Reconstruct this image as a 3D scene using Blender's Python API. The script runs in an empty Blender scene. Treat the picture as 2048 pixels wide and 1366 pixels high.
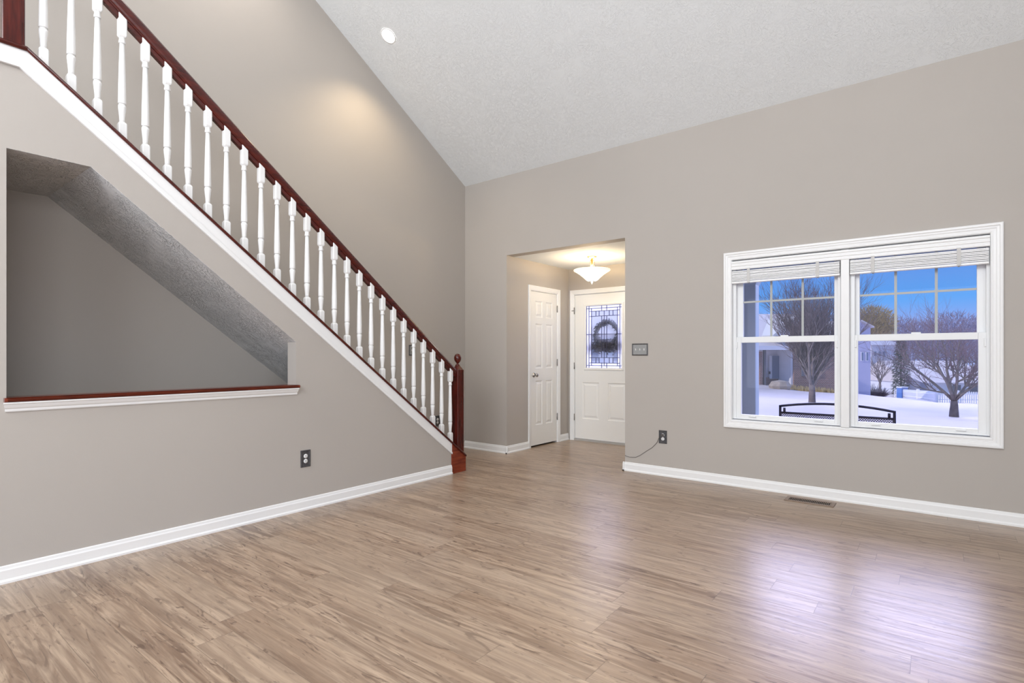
import bpy, math, random
from mathutils import Vector, Matrix
C = bpy.context.scene.collection
scn = bpy.context.scene
PI = math.pi

# ---------------------------------------------------------------- camera
TH = math.radians(38.03)
cam_d = bpy.data.cameras.new('camera'); cam = bpy.data.objects.new('camera', cam_d); C.objects.link(cam)
cam.location = (0, 0, 1.2); cam.rotation_euler = (PI/2, 0, TH)
cam_d.sensor_width = 36; cam_d.lens = 36*1079/2048; cam_d.shift_y = 29/2048
cam_d.clip_start = .05; cam_d.clip_end = 500
scn.camera = cam
scn.view_settings.view_transform = 'Standard'; scn.view_settings.look = 'None'
scn.view_settings.gamma = 1; scn.view_settings.use_curve_mapping = False
scn.view_settings.exposure = 0.10

# ---------------------------------------------------------------- sky
W = bpy.data.worlds.new('sky'); scn.world = W; W.use_nodes = True
wn = W.node_tree.nodes; wl = W.node_tree.links
bg = wn['Background']
tc = wn.new('ShaderNodeTexCoord'); sx = wn.new('ShaderNodeSeparateXYZ'); wl.new(tc.outputs['Generated'], sx.inputs[0])
rp = wn.new('ShaderNodeValToRGB'); wl.new(sx.outputs['Z'], rp.inputs[0])
els = rp.color_ramp.elements
els[0].position = 0.0; els[0].color = (.42, .55, .95, 1)
els[1].position = 1.0; els[1].color = (.25, .42, .85, 1)
for p, c in ((.04, (.34, .46, .92, 1)), (.085, (.12, .44, 1.0, 1)), (.14, (.16, .38, .92, 1))):
    e = els.new(p); e.color = c
# unseen bright sky band added above the blue to brighten the floor reflections
def wmath(op, a, b=None):
    n = wn.new('ShaderNodeMath'); n.operation = op
    for i, v in enumerate((a, b)):
        if v is None: continue
        if isinstance(v, (int, float)): n.inputs[i].default_value = v
        else: wl.new(v, n.inputs[i])
    return n.outputs[0]
def wrange(v, a, b):
    n = wn.new('ShaderNodeMapRange'); n.interpolation_type = 'SMOOTHSTEP'; wl.new(v, n.inputs['Value'])
    n.inputs['From Min'].default_value = a; n.inputs['From Max'].default_value = b
    return n.outputs['Result']
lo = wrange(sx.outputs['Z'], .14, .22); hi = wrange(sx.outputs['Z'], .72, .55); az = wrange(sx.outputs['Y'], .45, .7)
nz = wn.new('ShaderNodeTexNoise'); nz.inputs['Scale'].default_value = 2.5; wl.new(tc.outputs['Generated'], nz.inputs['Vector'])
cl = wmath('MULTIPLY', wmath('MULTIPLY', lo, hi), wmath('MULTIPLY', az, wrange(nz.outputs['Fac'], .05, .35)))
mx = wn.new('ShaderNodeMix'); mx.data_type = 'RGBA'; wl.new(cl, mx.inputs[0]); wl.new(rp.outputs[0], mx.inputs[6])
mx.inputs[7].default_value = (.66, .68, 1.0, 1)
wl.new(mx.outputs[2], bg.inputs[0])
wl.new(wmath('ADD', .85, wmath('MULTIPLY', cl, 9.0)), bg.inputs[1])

# ---------------------------------------------------------------- sun and added fill lights
def light(name, kind, loc, power, color=(1, 1, 1), rot=None, aim=None, size=None, sy=None, **k):
    d = bpy.data.lights.new(name, kind); o = bpy.data.objects.new(name, d); C.objects.link(o)
    o.location = loc; d.energy = power; d.color = color
    if aim is not None: o.rotation_euler = (Vector(aim)-Vector(loc)).to_track_quat('-Z', 'Y').to_euler()
    if rot is not None: o.rotation_euler = rot
    if kind == 'AREA':
        d.shape = 'RECTANGLE'; d.size = size; d.size_y = sy or size
    for a, b in k.items(): setattr(d, a, b)
    return o
light('sun', 'SUN', (0, 0, 20), 2.0, (1, .93, .84), aim=(Vector((0, 0, 20))+Vector((.52, .66, -.56))), angle=math.radians(.6))
# area lights added at unseen openings behind the photographer to brighten the room
light('added_fill_rear_low', 'AREA', (-1.3, -3.02, 1.5), 34, (.965, .985, 1), rot=(PI/2, 0, 0), size=4.4, sy=2.1)
light('added_fill_rear_high', 'AREA', (-1.3, -3.02, 4.0), 262, (.965, .985, 1), rot=(PI/2, 0, 0), size=4.4, sy=1.7)
light('added_fill_right', 'AREA', (2.42, -1.1, 2.3), 150, (.965, .985, 1), rot=(PI/2, 0, PI/2), size=2.8, sy=2.2)

# ---------------------------------------------------------------- materials
def mat(name): 
    m = bpy.data.materials.new(name); m.use_nodes = True
    return m, m.node_tree.nodes, m.node_tree.links, m.node_tree.nodes['Principled BSDF']
def simple(name, col, rough=.5, metal=0, spec=.5, vary=.0, scale=30, bump=0, bscale=200, emit=None, es=0, coat=0):
    m, n, l, p = mat(name)
    p.inputs['Base Color'].default_value = (*col, 1); p.inputs['Roughness'].default_value = rough
    p.inputs['Metallic'].default_value = metal; p.inputs['Specular IOR Level'].default_value = spec
    p.inputs['Coat Weight'].default_value = coat
    tcn = n.new('ShaderNodeTexCoord')
    if vary:
        t = n.new('ShaderNodeTexNoise'); t.inputs['Scale'].default_value = scale; t.inputs['Detail'].default_value = 4
        l.new(tcn.outputs['Object'], t.inputs['Vector'])
        r = n.new('ShaderNodeValToRGB'); l.new(t.outputs['Fac'], r.inputs[0])
        r.color_ramp.elements[0].position = .3; r.color_ramp.elements[1].position = .7
        r.color_ramp.elements[0].color = (*[c*(1-vary) for c in col], 1); r.color_ramp.elements[1].color = (*[min(1, c*(1+vary)) for c in col], 1)
        l.new(r.outputs[0], p.inputs['Base Color'])
    if bump:
        t = n.new('ShaderNodeTexNoise'); t.inputs['Scale'].default_value = bscale; l.new(tcn.outputs['Object'], t.inputs['Vector'])
        b = n.new('ShaderNodeBump'); b.inputs['Strength'].default_value = bump; b.inputs['Distance'].default_value = .002
        l.new(t.outputs['Fac'], b.inputs['Height']); l.new(b.outputs[0], p.inputs['Normal'])
    if emit:
        p.inputs['Emission Color'].default_value = (*emit, 1); p.inputs['Emission Strength'].default_value = es
    return m
WALL = simple('greige_paint', (.470, .434, .396), .75, spec=.25, vary=.015, scale=1.2, bump=.12, bscale=260)
WHITE = simple('white_trim_paint', (.86, .86, .85), .35, spec=.4)
DOORW = simple('white_door_paint', (.84, .83, .80), .4, spec=.35)
VINYL = simple('white_vinyl', (.84, .85, .85), .35)
BLIND = simple('blind_white', (.90, .90, .89), .45, vary=.03, scale=60)
TAPE = simple('ladder_tape', (.62, .61, .59), .8)
GRILLE = simple('grille_grey', (.42, .43, .42), .4)
DARK = simple('dark_void', (.008, .008, .008), .9)
PLATE = simple('pewter_plate', (.10, .10, .105), .4, metal=.55, vary=.25, scale=80)
PLATE_L = simple('pewter_plate_center', (.36, .365, .36), .4, metal=.4)
RECEPT = simple('receptacle_white', (.85, .85, .84), .35)
NICKEL = simple('brushed_nickel', (.42, .40, .38), .28, metal=1)
BRONZE = simple('hinge_metal', (.25, .24, .23), .38, metal=.9)
CORD = simple('grey_cord', (.10, .09, .085), .6)
VENT = simple('register_brown', (.24, .165, .12), .4, metal=.3)

def red_wood(name, c0, c1, sc=(40, 5, 40)):
    m, n, l, p = mat(name)
    tcn = n.new('ShaderNodeTexCoord'); mp = n.new('ShaderNodeMapping'); l.new(tcn.outputs['Object'], mp.inputs[0])
    mp.inputs['Scale'].default_value = sc
    t = n.new('ShaderNodeTexNoise'); t.inputs['Scale'].default_value = 1.2; t.inputs['Detail'].default_value = 5; t.inputs['Distortion'].default_value = .5
    l.new(mp.outputs[0], t.inputs['Vector'])
    r = n.new('ShaderNodeValToRGB'); l.new(t.outputs['Fac'], r.inputs[0])
    r.color_ramp.elements[0].position = .3; r.color_ramp.elements[1].position = .72
    r.color_ramp.elements[0].color = (*c0, 1); r.color_ramp.elements[1].color = (*c1, 1)
    l.new(r.outputs[0], p.inputs['Base Color']); p.inputs['Roughness'].default_value = .22
    p.inputs['Coat Weight'].default_value = .12; p.inputs['Coat Roughness'].default_value = .15
    return m
CHERRY = red_wood('cherry_stained_wood', (.036, .003, .002), (.105, .010, .005))
CHERRY_V = red_wood('cherry_stained_newel_wood', (.036, .003, .002), (.105, .010, .005), (40, 40, 4))
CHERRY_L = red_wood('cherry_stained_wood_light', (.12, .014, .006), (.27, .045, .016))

def ceiling_mat(name, col, strength, rotz=0):
    m, n, l, p = mat(name)
    p.inputs['Base Color'].default_value = (*col, 1); p.inputs['Roughness'].default_value = .85; p.inputs['Specular IOR Level'].default_value = .2
    tcn = n.new('ShaderNodeTexCoord')
    dn = n.new('ShaderNodeTexNoise'); dn.inputs['Scale'].default_value = 5; dn.inputs['Detail'].default_value = 2
    l.new(tcn.outputs['Object'], dn.inputs['Vector'])
    va = n.new('ShaderNodeVectorMath'); va.operation = 'MULTIPLY_ADD'; l.new(dn.outputs['Color'], va.inputs[0])
    va.inputs[1].default_value = (.45, .45, .45); l.new(tcn.outputs['Object'], va.inputs[2])
    t = n.new('ShaderNodeTexNoise'); t.inputs['Scale'].default_value = 22; t.inputs['Detail'].default_value = 1.0; t.inputs['Distortion'].default_value = 2.6
    l.new(va.outputs[0], t.inputs['Vector'])
    # ridged strokes, as a brush leaves them in wet plaster
    a = n.new('ShaderNodeMath'); a.operation = 'SUBTRACT'; l.new(t.outputs['Fac'], a.inputs[0]); a.inputs[1].default_value = .5
    b_ = n.new('ShaderNodeMath'); b_.operation = 'ABSOLUTE'; l.new(a.outputs[0], b_.inputs[0])
    mr = n.new('ShaderNodeMapRange'); l.new(b_.outputs[0], mr.inputs['Value']); mr.inputs['From Max'].default_value = .045
    mr.inputs['To Min'].default_value = 1; mr.inputs['To Max'].default_value = 0
    ms = n.new('ShaderNodeTexNoise'); ms.inputs['Scale'].default_value = 6; l.new(tcn.outputs['Object'], ms.inputs['Vector'])
    mk = n.new('ShaderNodeMapRange'); l.new(ms.outputs['Fac'], mk.inputs['Value']); mk.inputs['From Min'].default_value = .25; mk.inputs['From Max'].default_value = .55
    mu = n.new('ShaderNodeMath'); mu.operation = 'MULTIPLY'; l.new(mr.outputs[0], mu.inputs[0]); l.new(mk.outputs[0], mu.inputs[1])
    bp = n.new('ShaderNodeBump'); bp.inputs['Strength'].default_value = strength; bp.inputs['Distance'].default_value = .006
    l.new(mu.outputs[0], bp.inputs['Height']); l.new(bp.outputs[0], p.inputs['Normal'])
    return m
CEIL = ceiling_mat('brushed_plaster_ceiling', (.83, .855, .86), .42)
SOFFIT = ceiling_mat('brushed_plaster_soffit', (.80, .80, .79), 1.0)

def floor_mat():
    m, n, l, p = mat('oak_plank_floor')
    def M(op, a, b=None, c=None):
        q = n.new('ShaderNodeMath'); q.operation = op
        for i, v in enumerate((a, b, c)):
            if v is None: continue
            if isinstance(v, (int, float)): q.inputs[i].default_value = v
            else: l.new(v, q.inputs[i])
        return q.outputs[0]
    def comb(x, y, z):
        q = n.new('ShaderNodeCombineXYZ')
        for i, v in enumerate((x, y, z)):
            if isinstance(v, (int, float)): q.inputs[i].default_value = v
            else: l.new(v, q.inputs[i])
        return q.outputs[0]
    def noise(v, sc, det, dist=0, rough=.5):
        q = n.new('ShaderNodeTexNoise'); l.new(v, q.inputs['Vector']); q.inputs['Scale'].default_value = sc
        q.inputs['Detail'].default_value = det; q.inputs['Distortion'].default_value = dist; q.inputs['Roughness'].default_value = rough
        return q.outputs['Fac']
    def white(v):
        q = n.new('ShaderNodeTexWhiteNoise'); q.noise_dimensions = '3D'; l.new(v, q.inputs['Vector']); return q.outputs['Value']
    def rng(v, a, b, c=0, d=1):
        q = n.new('ShaderNodeMapRange'); l.new(v, q.inputs['Value'])
        for k, x in (('From Min', a), ('From Max', b), ('To Min', c), ('To Max', d)): q.inputs[k].default_value = x
        return q.outputs[0]
    def mix(f, a, b, mode='MIX'):
        q = n.new('ShaderNodeMix'); q.data_type = 'RGBA'; q.blend_type = mode
        if isinstance(f, (int, float)): q.inputs[0].default_value = f
        else: l.new(f, q.inputs[0])
        for i, v in ((6, a), (7, b)):
            if isinstance(v, tuple): q.inputs[i].default_value = (*v, 1)
            else: l.new(v, q.inputs[i])
        return q.outputs[2]
    tcn = n.new('ShaderNodeTexCoord'); s = n.new('ShaderNodeSeparateXYZ'); l.new(tcn.outputs['Object'], s.inputs[0])
    X, Y = s.outputs['X'], s.outputs['Y']
    PW, PL = .158, 1.22
    yr = M('DIVIDE', Y, PW); row = M('FLOOR', yr); fy = M('FRACT', yr)
    off = M('MULTIPLY', white(comb(row, 3.1, 7.7)), PL)
    xr = M('DIVIDE', M('ADD', X, off), PL); col = M('FLOOR', xr); fx = M('FRACT', xr)
    idn = white(comb(row, col, 1.3)); idm = white(comb(row, col, 9.1))
    ox = M('MULTIPLY', idn, 40.0); oz = M('MULTIPLY', idm, 30.0)
    gx = M('ADD', X, ox)
    fine = noise(comb(M('MULTIPLY', gx, 3.0), M('MULTIPLY', Y, 75.0), oz), 1, 5, .6, .6)
    med = noise(comb(M('MULTIPLY', gx, 1.6), M('MULTIPLY', Y, 20.0), oz), 1, 4, 1.6, .55)
    broad = noise(comb(M('MULTIPLY', gx, .9), M('MULTIPLY', Y, 7.0), oz), 1, 3, 1.0)
    wild = noise(comb(M('MULTIPLY', gx, 3.2), M('MULTIPLY', Y, 15.0), M('ADD', oz, 5.0)), 1, 5, 3.4, .6)
    c = mix(rng(med, .39, .62), (.215, .135, .086), (.53, .395, .282))
    c = mix(rng(broad, .38, .62, 0, .6), c, (.40, .275, .185))
    c = mix(rng(fine, .38, .66, 0, .5), c, (.17, .115, .08))
    c = mix(rng(wild, .565, .66, 0, .85), c, (.12, .07, .045))
    c = mix(rng(idn, .2, 1, 0, .34), c, (.50, .39, .29))
    c = mix(rng(idm, .55, 1, 0, .22), c, (.24, .165, .115))
    seam = M('MAXIMUM', rng(M('ABSOLUTE', M('SUBTRACT', fy, .5)), .491, .497), rng(M('ABSOLUTE', M('SUBTRACT', fx, .5)), .4985, .4993))
    c = mix(M('MULTIPLY', seam, .6), c, (.10, .07, .05))
    l.new(c, p.inputs['Base Color'])
    l.new(rng(fine, .3, .7, .27, .36), p.inputs['Roughness'])
    p.inputs['Specular IOR Level'].default_value = .75
    b = n.new('ShaderNodeBump'); b.inputs['Strength'].default_value = .12; b.inputs['Distance'].default_value = .002
    l.new(M('SUBTRACT', M('ADD', fine, med), M('MULTIPLY', seam, 1.5)), b.inputs['Height']); l.new(b.outputs[0], p.inputs['Normal'])
    return m
FLOOR = floor_mat()

def glass_mat(name, tint=(1, 1, 1), gloss=.9, diffuse=0, dcol=(.8, .8, 1), rough=.0):
    m = bpy.data.materials.new(name); m.use_nodes = True; n = m.node_tree.nodes; l = m.node_tree.links
    n.clear(); out = n.new('ShaderNodeOutputMaterial')
    tr = n.new('ShaderNodeBsdfTransparent'); tr.inputs[0].default_value = (*tint, 1)
    gl = n.new('ShaderNodeBsdfGlossy'); gl.inputs['Roughness'].default_value = rough
    fr = n.new('ShaderNodeFresnel'); fr.inputs[0].default_value = 1.45
    mu = n.new('ShaderNodeMath'); mu.operation = 'MULTIPLY'; l.new(fr.outputs[0], mu.inputs[0]); mu.inputs[1].default_value = gloss
    mx = n.new('ShaderNodeMixShader'); l.new(mu.outputs[0], mx.inputs[0]); l.new(tr.outputs[0], mx.inputs[1]); l.new(gl.outputs[0], mx.inputs[2])
    last = mx
    if diffuse:
        df = n.new('ShaderNodeBsdfTranslucent'); df.inputs[0].default_value = (*dcol, 1)
        m2 = n.new('ShaderNodeMixShader'); m2.inputs[0].default_value = diffuse; l.new(mx.outputs[0], m2.inputs[1]); l.new(df.outputs[0], m2.inputs[2]); last = m2
    l.new(last.outputs[0], out.inputs[0]); return m
GLASS = glass_mat('window_glass', (.97, .96, 1.0), .6)
GLASS_DOOR = glass_mat('bevelled_door_glass', (.96, .96, .98), .5, .10, (.9, .9, .95))
FROST = glass_mat('frosted_glass', (.92, .90, .95), .5, .5, (.95, .92, .93))
CAME = simple('lead_came', (.10, .10, .16), .4, metal=.6)

# ---------------------------------------------------------------- mesh helpers
class MB:
    def __init__(s): s.v = []; s.f = []; s.sm = []
    def add(s, vs, fs, smooth=False):
        k = len(s.v); s.v += [tuple(p) for p in vs]; s.f += [tuple(i+k for i in f) for f in fs]; s.sm += [smooth]*len(fs); return s
    def box(s, x0, x1, y0, y1, z0, z1):
        v = [(x, y, z) for z in (z0, z1) for y in (y0, y1) for x in (x0, x1)]
        return s.add(v, [(0, 2, 3, 1), (4, 5, 7, 6), (0, 1, 5, 4), (2, 6, 7, 3), (0, 4, 6, 2), (1, 3, 7, 5)])
    def loft(s, rings, smooth=False, caps=True, closed=True):
        n = len(rings[0]); vs = [p for r in rings for p in r]; fs = []
        for i in range(len(rings)-1):
            for j in range(n if closed else n-1):
                a = i*n+j; b = i*n+(j+1) % n
                fs.append((a, b, b+n, a+n))
        k = len(s.v); s.add(vs, fs, smooth)
        if caps:
            s.f += [tuple(k+j for j in reversed(range(n))), tuple(k+(len(rings)-1)*n+j for j in range(n))]; s.sm += [False, False]
        return s
    def prism(s, poly, axis, a, b):
        # polygon in the two other axes, extruded along axis
        def P(u, v, w):
            return {'x': (w, u, v), 'y': (u, w, v), 'z': (u, v, w)}[axis]
        return s.loft([[P(u, v, a) for u, v in poly], [P(u, v, b) for u, v in poly]])
    def lathe(s, prof, c=(0, 0, 0), n=24, axis='z', smooth=True, caps=True):
        rings = []
        for r, h in prof:
            ring = []
            for j in range(n):
                t = 2*PI*j/n; a, b = r*math.cos(t), r*math.sin(t)
                ring.append({'z': (c[0]+a, c[1]+b, c[2]+h), 'x': (c[0]+h, c[1]+a, c[2]+b), 'y': (c[0]+a, c[1]+h, c[2]+b)}[axis])
            rings.append(ring)
        return s.loft(rings, smooth, caps)
    def tube(s, pts, rad, n=8, smooth=True):
        pts = [Vector(p) for p in pts]
        if isinstance(rad, (int, float)): rad = [rad]*len(pts)
        rings = []; up = None
        for i, p in enumerate(pts):
            d = (pts[min(i+1, len(pts)-1)]-pts[max(i-1, 0)]).normalized()
            if up is None: up = Vector((0, 0, 1)) if abs(d.z) < .9 else Vector((1, 0, 0))
            a = d.cross(up)
            if a.length < 1e-5: a = d.cross(Vector((0, 1, 0)))
            a.normalize(); b = d.cross(a).normalized(); up = -b if False else up
            rings.append([p+rad[i]*(math.cos(2*PI*j/n)*a+math.sin(2*PI*j/n)*b) for j in range(n)])
        return s.loft(rings, smooth)
    def build(s, name, m, parent=None, bevel=0, loc=None, rot=None, fix=True):
        me = bpy.data.meshes.new(name); me.from_pydata(s.v, [], s.f); me.update()
        if any(s.sm): me.polygons.foreach_set('use_smooth', s.sm)
        if fix:
            import bmesh
            bm = bmesh.new(); bm.from_mesh(me); bmesh.ops.recalc_face_normals(bm, faces=bm.faces); bm.to_mesh(me); bm.free()
        me.materials.append(m)
        o = bpy.data.objects.new(name, me); C.objects.link(o)
        if parent: o.parent = parent
        if loc: o.location = loc
        if rot is not None: o.rotation_euler = (0, 0, rot)
        if bevel:
            b = o.modifiers.new('bevel', 'BEVEL'); b.width = bevel; b.segments = 2; b.limit_method = 'ANGLE'; b.angle_limit = math.radians(40)
        return o
def tag(o, label=None, cat=None, group=None, kind=None):
    for k, v in (('label', label), ('category', cat), ('group', group), ('kind', kind)):
        if v: o[k] = v
    return o
def empty(name, loc=(0, 0, 0), rz=0, parent=None):
    o = bpy.data.objects.new(name, None); C.objects.link(o); o.location = loc; o.rotation_euler = (0, 0, rz); o.empty_display_size = .1
    if parent: o.parent = parent
    return o
def struct(o, label, cat): return tag(o, label, cat, None, 'structure')
def copy_tree(o, parent=None):
    c = o.copy(); C.objects.link(c)
    c.parent = parent
    for ch in [x for x in bpy.data.objects if x.parent == o]: copy_tree(ch, c)
    return c
def slab_with_holes(mb, axis, a, b, u0, u1, v0, v1, holes, top=None):
    """wall slab between a and b on axis with rectangular holes (u0,u1,v0,v1)"""
    us = sorted({u0, u1, *[h[0] for h in holes], *[h[1] for h in holes]}); vs = sorted({v0, v1, *[h[2] for h in holes], *[h[3] for h in holes]})
    for i in range(len(us)-1):
        run = None
        for j in range(len(vs)-1):
            cu, cv = (us[i]+us[i+1])/2, (vs[j]+vs[j+1])/2
            if any(h[0] < cu < h[1] and h[2] < cv < h[3] for h in holes):
                if run: mb.prism([(us[i], run[0]), (us[i+1], run[0]), (us[i+1], run[1]), (us[i], run[1])], axis, a, b); run = None
            else: run = (run[0] if run else vs[j], vs[j+1])
        if run: mb.prism([(us[i], run[0]), (us[i+1], run[0]), (us[i+1], run[1]), (us[i], run[1])], axis, a, b)
    return mb

# ---------------------------------------------------------------- room shell
WX, FX, BY = -3.87, -4.84, 5.19           # stair wall face, far wall behind the stairs, window wall
CZ0, CS, CY = 3.42, .606, 1.9             # ceiling: height at window wall, slope, where it turns level
CTOP = CZ0+CS*(BY-CY)
RX, RY = 2.4, -3.0
def zc(y): return 1.88-.778*(y-1.951)     # top of the red cap on the half wall
KN = .681; ZL = zc(KN)                    # knee of the cap and its level height

struct(MB().box(FX, RX+.15, RY-.15, 6.76, -.12, 0).build('floor', FLOOR), 'brown oak plank floor running through living room and foyer', 'floor')
o = MB()
o.prism([(RY-.15, CTOP), (CY, CTOP), (BY+.14, CZ0-CS*.14), (BY+.14, CZ0-CS*.14+.25), (CY, CTOP+.25), (RY-.15, CTOP+.25)], 'x', FX-.1, RX+.15)
struct(o.build('ceiling', CEIL), 'white sloped ceiling with brushed plaster texture', 'ceiling')

o = MB()
def prof_wall(o, x0, x1, flip=1):
    o.prism([(RY, 0), (6.0 if False else BY, 0), (BY, CZ0), (CY, CTOP), (RY, CTOP)], 'x', x0, x1)
prof_wall(o, FX-.15, FX)
struct(o.build('wall_left', WALL), 'tall greige wall rising behind the staircase', 'wall')
o = MB(); slab_with_holes(o, 'x', RX, RX+.15, RY, BY, 0, 3.0, [(-2.6, .4, 1.0, 3.0)])
o.prism([(RY, 3.0), (BY, 3.0), (BY, CZ0), (CY, CTOP), (RY, CTOP)], 'x', RX, RX+.15)
struct(o.build('wall_right', WALL), 'greige wall on the right of the photographer', 'wall')
o = MB(); slab_with_holes(o, 'y', RY-.15, RY, FX, RX, 0, CTOP, [(-3.5, .9, .45, 2.55), (-3.5, .9, 3.15, 4.85)])
struct(o.build('wall_rear', WALL), 'greige wall behind the photographer', 'wall')
struct(MB().box(-6.5, 2.6, RY-3.6, RY-.15, 2.75, 2.9).box(-6.5, 2.6, RY-3.2, RY-.15, 5.05, 5.2).build('added_rear_sun_block', WHITE), 'unseen roof slabs added behind the house to block the sun', 'roof')  # unseen slabs added to keep sun out of the rear openings
o = MB(); slab_with_holes(o, 'y', BY, BY+.14, FX, RX, 0, CZ0, [(-4.143, -2.553, 0, 2.44), (-1.48, .33, .61, 2.095)])
struct(o.build('wall_window', WALL), 'greige wall with the double window and foyer opening', 'wall')
# foyer
o = MB(); slab_with_holes(o, 'x', -4.143-.14, -4.143, BY+.14, 6.62, 0, 2.44, [(5.69, 6.325, 0, 2.066)])
struct(o.build('wall_foyer_left', WALL), 'greige foyer wall holding the closet door', 'wall')
struct(MB().box(-2.553, -2.40, BY+.14, 6.62, 0, 2.44).build('wall_foyer_right', WALL), 'foyer wall on the right of the front door', 'wall')
o = MB(); slab_with_holes(o, 'y', 6.62, 6.76, -4.283, -2.40, 0, 2.44, [(-4.053, -3.122, 0, 2.078)])
struct(o.build('wall_foyer_front', WALL), 'greige foyer wall around the front door', 'wall')
struct(MB().box(-4.283, -2.40, BY+.14, 6.76, 2.44, 2.6).build('ceiling_foyer', CEIL), 'textured white ceiling of the foyer', 'ceiling')
struct(MB().box(-4.95, -4.9, 5.34, 6.62, 0, 2.44).box(-4.95, -4.283, 5.30, 5.34, 0, 2.44).box(-4.95, -4.283, 6.62, 6.66, 0, 2.44).box(-4.95, -4.283, 5.3, 6.66, 2.44, 2.48).box(-4.95, -4.283, 5.3, 6.66, -.05, 0).build('wall_closet', DARK), 'dark back of the coat closet', 'wall')

# stair half wall with its opening
o = MB()
tp = lambda y: (zc(y) if y > KN else ZL)-.024
A, B = WX-.12, WX
OY0, OY1, OZ0, OZ1, OK_, OZk = .601, 2.248, .955, 2.304, .965, 1.308
o.prism([(RY, 0), (OY0, 0), (OY0, tp(OY0)), (RY, tp(RY))], 'x', A, B)
o.prism([(OY0, 0), (OY1, 0), (OY1, OZ0), (OY0, OZ0)], 'x', A, B)
o.prism([(OY1, 0), (3.945, 0), (3.945, tp(3.945)), (OY1, tp(OY1))], 'x', A, B)
o.prism([(OY0, OZ1), (OK_, OZ1), (OK_, tp(OK_)), (KN, tp(KN+1e-6)), (OY0, tp(OY0))], 'x', A, B)
o.prism([(OK_, OZ1), (OY1, OZk), (OY1, tp(OY1)), (OK_, tp(OK_))], 'x', A, B)
struct(o.build('wall_stair', WALL), 'greige half wall under the stairs with an angled opening', 'wall')
# soffit under the stairs
sl = (OZ1-OZk)/(OY1-OK_)
SZ = lambda y: OZ1-sl*(y-OK_)
yb = OK_+OZ1/sl
o = MB().prism([(RY, OZ1), (OK_, OZ1), (yb, 0), (yb+.08, 0), (OK_+.03, OZ1+.08), (RY, OZ1+.08)], 'x', FX, A)
o.prism([(OY0, OZ1-.0012), (OK_-.001, OZ1-.0012), (OY1, OZk-.0012), (OY1, OZk+.004), (OK_, OZ1+.004), (OY0, OZ1+.004)], 'x', A-.001, WX-.0004)
struct(o.build('ceiling_under_stairs', SOFFIT), 'grey textured soffit under the stairs', 'ceiling')
# steps behind the half wall and upper landing
o = MB(); rise, run = .1935, .2487
y = 4.05; z = 0; prof = [(4.05, 0)]
for i in range(14):
    z += rise; prof.append((y, z))
    if i < 13: y -= run; prof.append((y, z))
prof += [(RY, z), (RY, OZ1+.08), (OK_+.03, OZ1+.08), (yb+.08, 0)]
o.prism(prof, 'x', FX, A)
struct(o.build('staircase', simple('stair_carpet', (.38, .34, .30), .95, vary=.1, scale=300)), 'carpeted flight of stairs behind the half wall', 'stairs')

# ---------------------------------------------------------------- baseboards
BP = [(0, 0), (.022, 0), (.022, .012), (.016, .02), (.014, .022), (.014, .068), (.010, .076), (.008, .088), (.004, .092), (0, .092)]
def baseboard(name, axis, face, sign, a, b, label):
    o = MB()
    poly = [(face+sign*d, z) for d, z in BP]
    if axis == 'y': o.prism(poly, 'y', a, b)
    else: o.prism(poly, 'x', a, b)
    return struct(o.build(name, WHITE, bevel=0), label, 'baseboard')
baseboard('baseboard_stair', 'y', WX, 1, RY, 3.945, 'long white baseboard along the stair half wall')
baseboard('baseboard_window', 'x', BY, -1, -2.575, RX, 'long white baseboard under the double window')
baseboard('baseboard_corner', 'x', BY, -1, FX, -4.12, 'short white baseboard behind the newel post')
baseboard('baseboard_foyer_left', 'y', -4.143, 1, BY-.022, 5.638, 'white baseboard between the wall corner and closet door')
baseboard('baseboard_foyer_back', 'y', -4.143, 1, 6.382, 6.605, 'very short baseboard between closet door and front door')
baseboard('baseboard_foyer_right', 'y', -2.553, -1, BY-.022, 6.62, 'baseboard at the right wall of the foyer')
baseboard('baseboard_right', 'y', RX, -1, RY, BY, 'baseboard of the right wall')

# ---------------------------------------------------------------- stair skirt trim
def ribbon(mb, x0, x1, off_top, off_bot, y_end, y_lo=RY):
    """board following the cap line, between vertical offsets below the cap top"""
    kt = KN; kb = KN-.03
    top = [(y_lo, ZL-off_top), (kt, ZL-off_top), (y_end, zc(y_end)-off_top)]
    bot = [(y_end, zc(y_end)-off_bot), (kb, zc(kb)-off_bot if False else ZL-off_bot+.004), (y_lo, ZL-off_bot+.004)]
    return mb.prism(top+bot, 'x', x0, x1)
o = MB(); ribbon(o, WX, WX+.012, .02, .108, 3.945); ribbon(o, WX, WX+.020, .106, .126, 3.945)
struct(o.build('trim_stair_skirt', WHITE, bevel=.002), 'white sloping skirt board under the red stair cap', 'trim')

# ---------------------------------------------------------------- stair railing
XR = -3.93
rail = empty('stair_railing', (XR, 4.1, 0))
tag(rail, 'cherry red stair railing with white turned balusters and round-topped newel', 'stair railing')
inv = Vector((-XR, -4.1, 0))
def rb(mb, name, m, parent=rail, bevel=0):
    mb.v = [(p[0]+inv.x, p[1]+inv.y, p[2]) for p in mb.v]
    return mb.build(name, m, parent, bevel)
# cap board: rounded nose, follows slope then level
capx = [(-4.005, -.024), (-3.848, -.024), (-3.842, -.018), (-3.840, -.012), (-3.842, -.006), (-3.848, 0), (-4.005, 0)]
o = MB()
o.loft([[(x, y, (ZL if y <= KN else zc(y))+dz) for x, dz in capx] for y in (RY, KN, 4.143)])
cap = rb(o, 'cap_rail', CHERRY)
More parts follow.
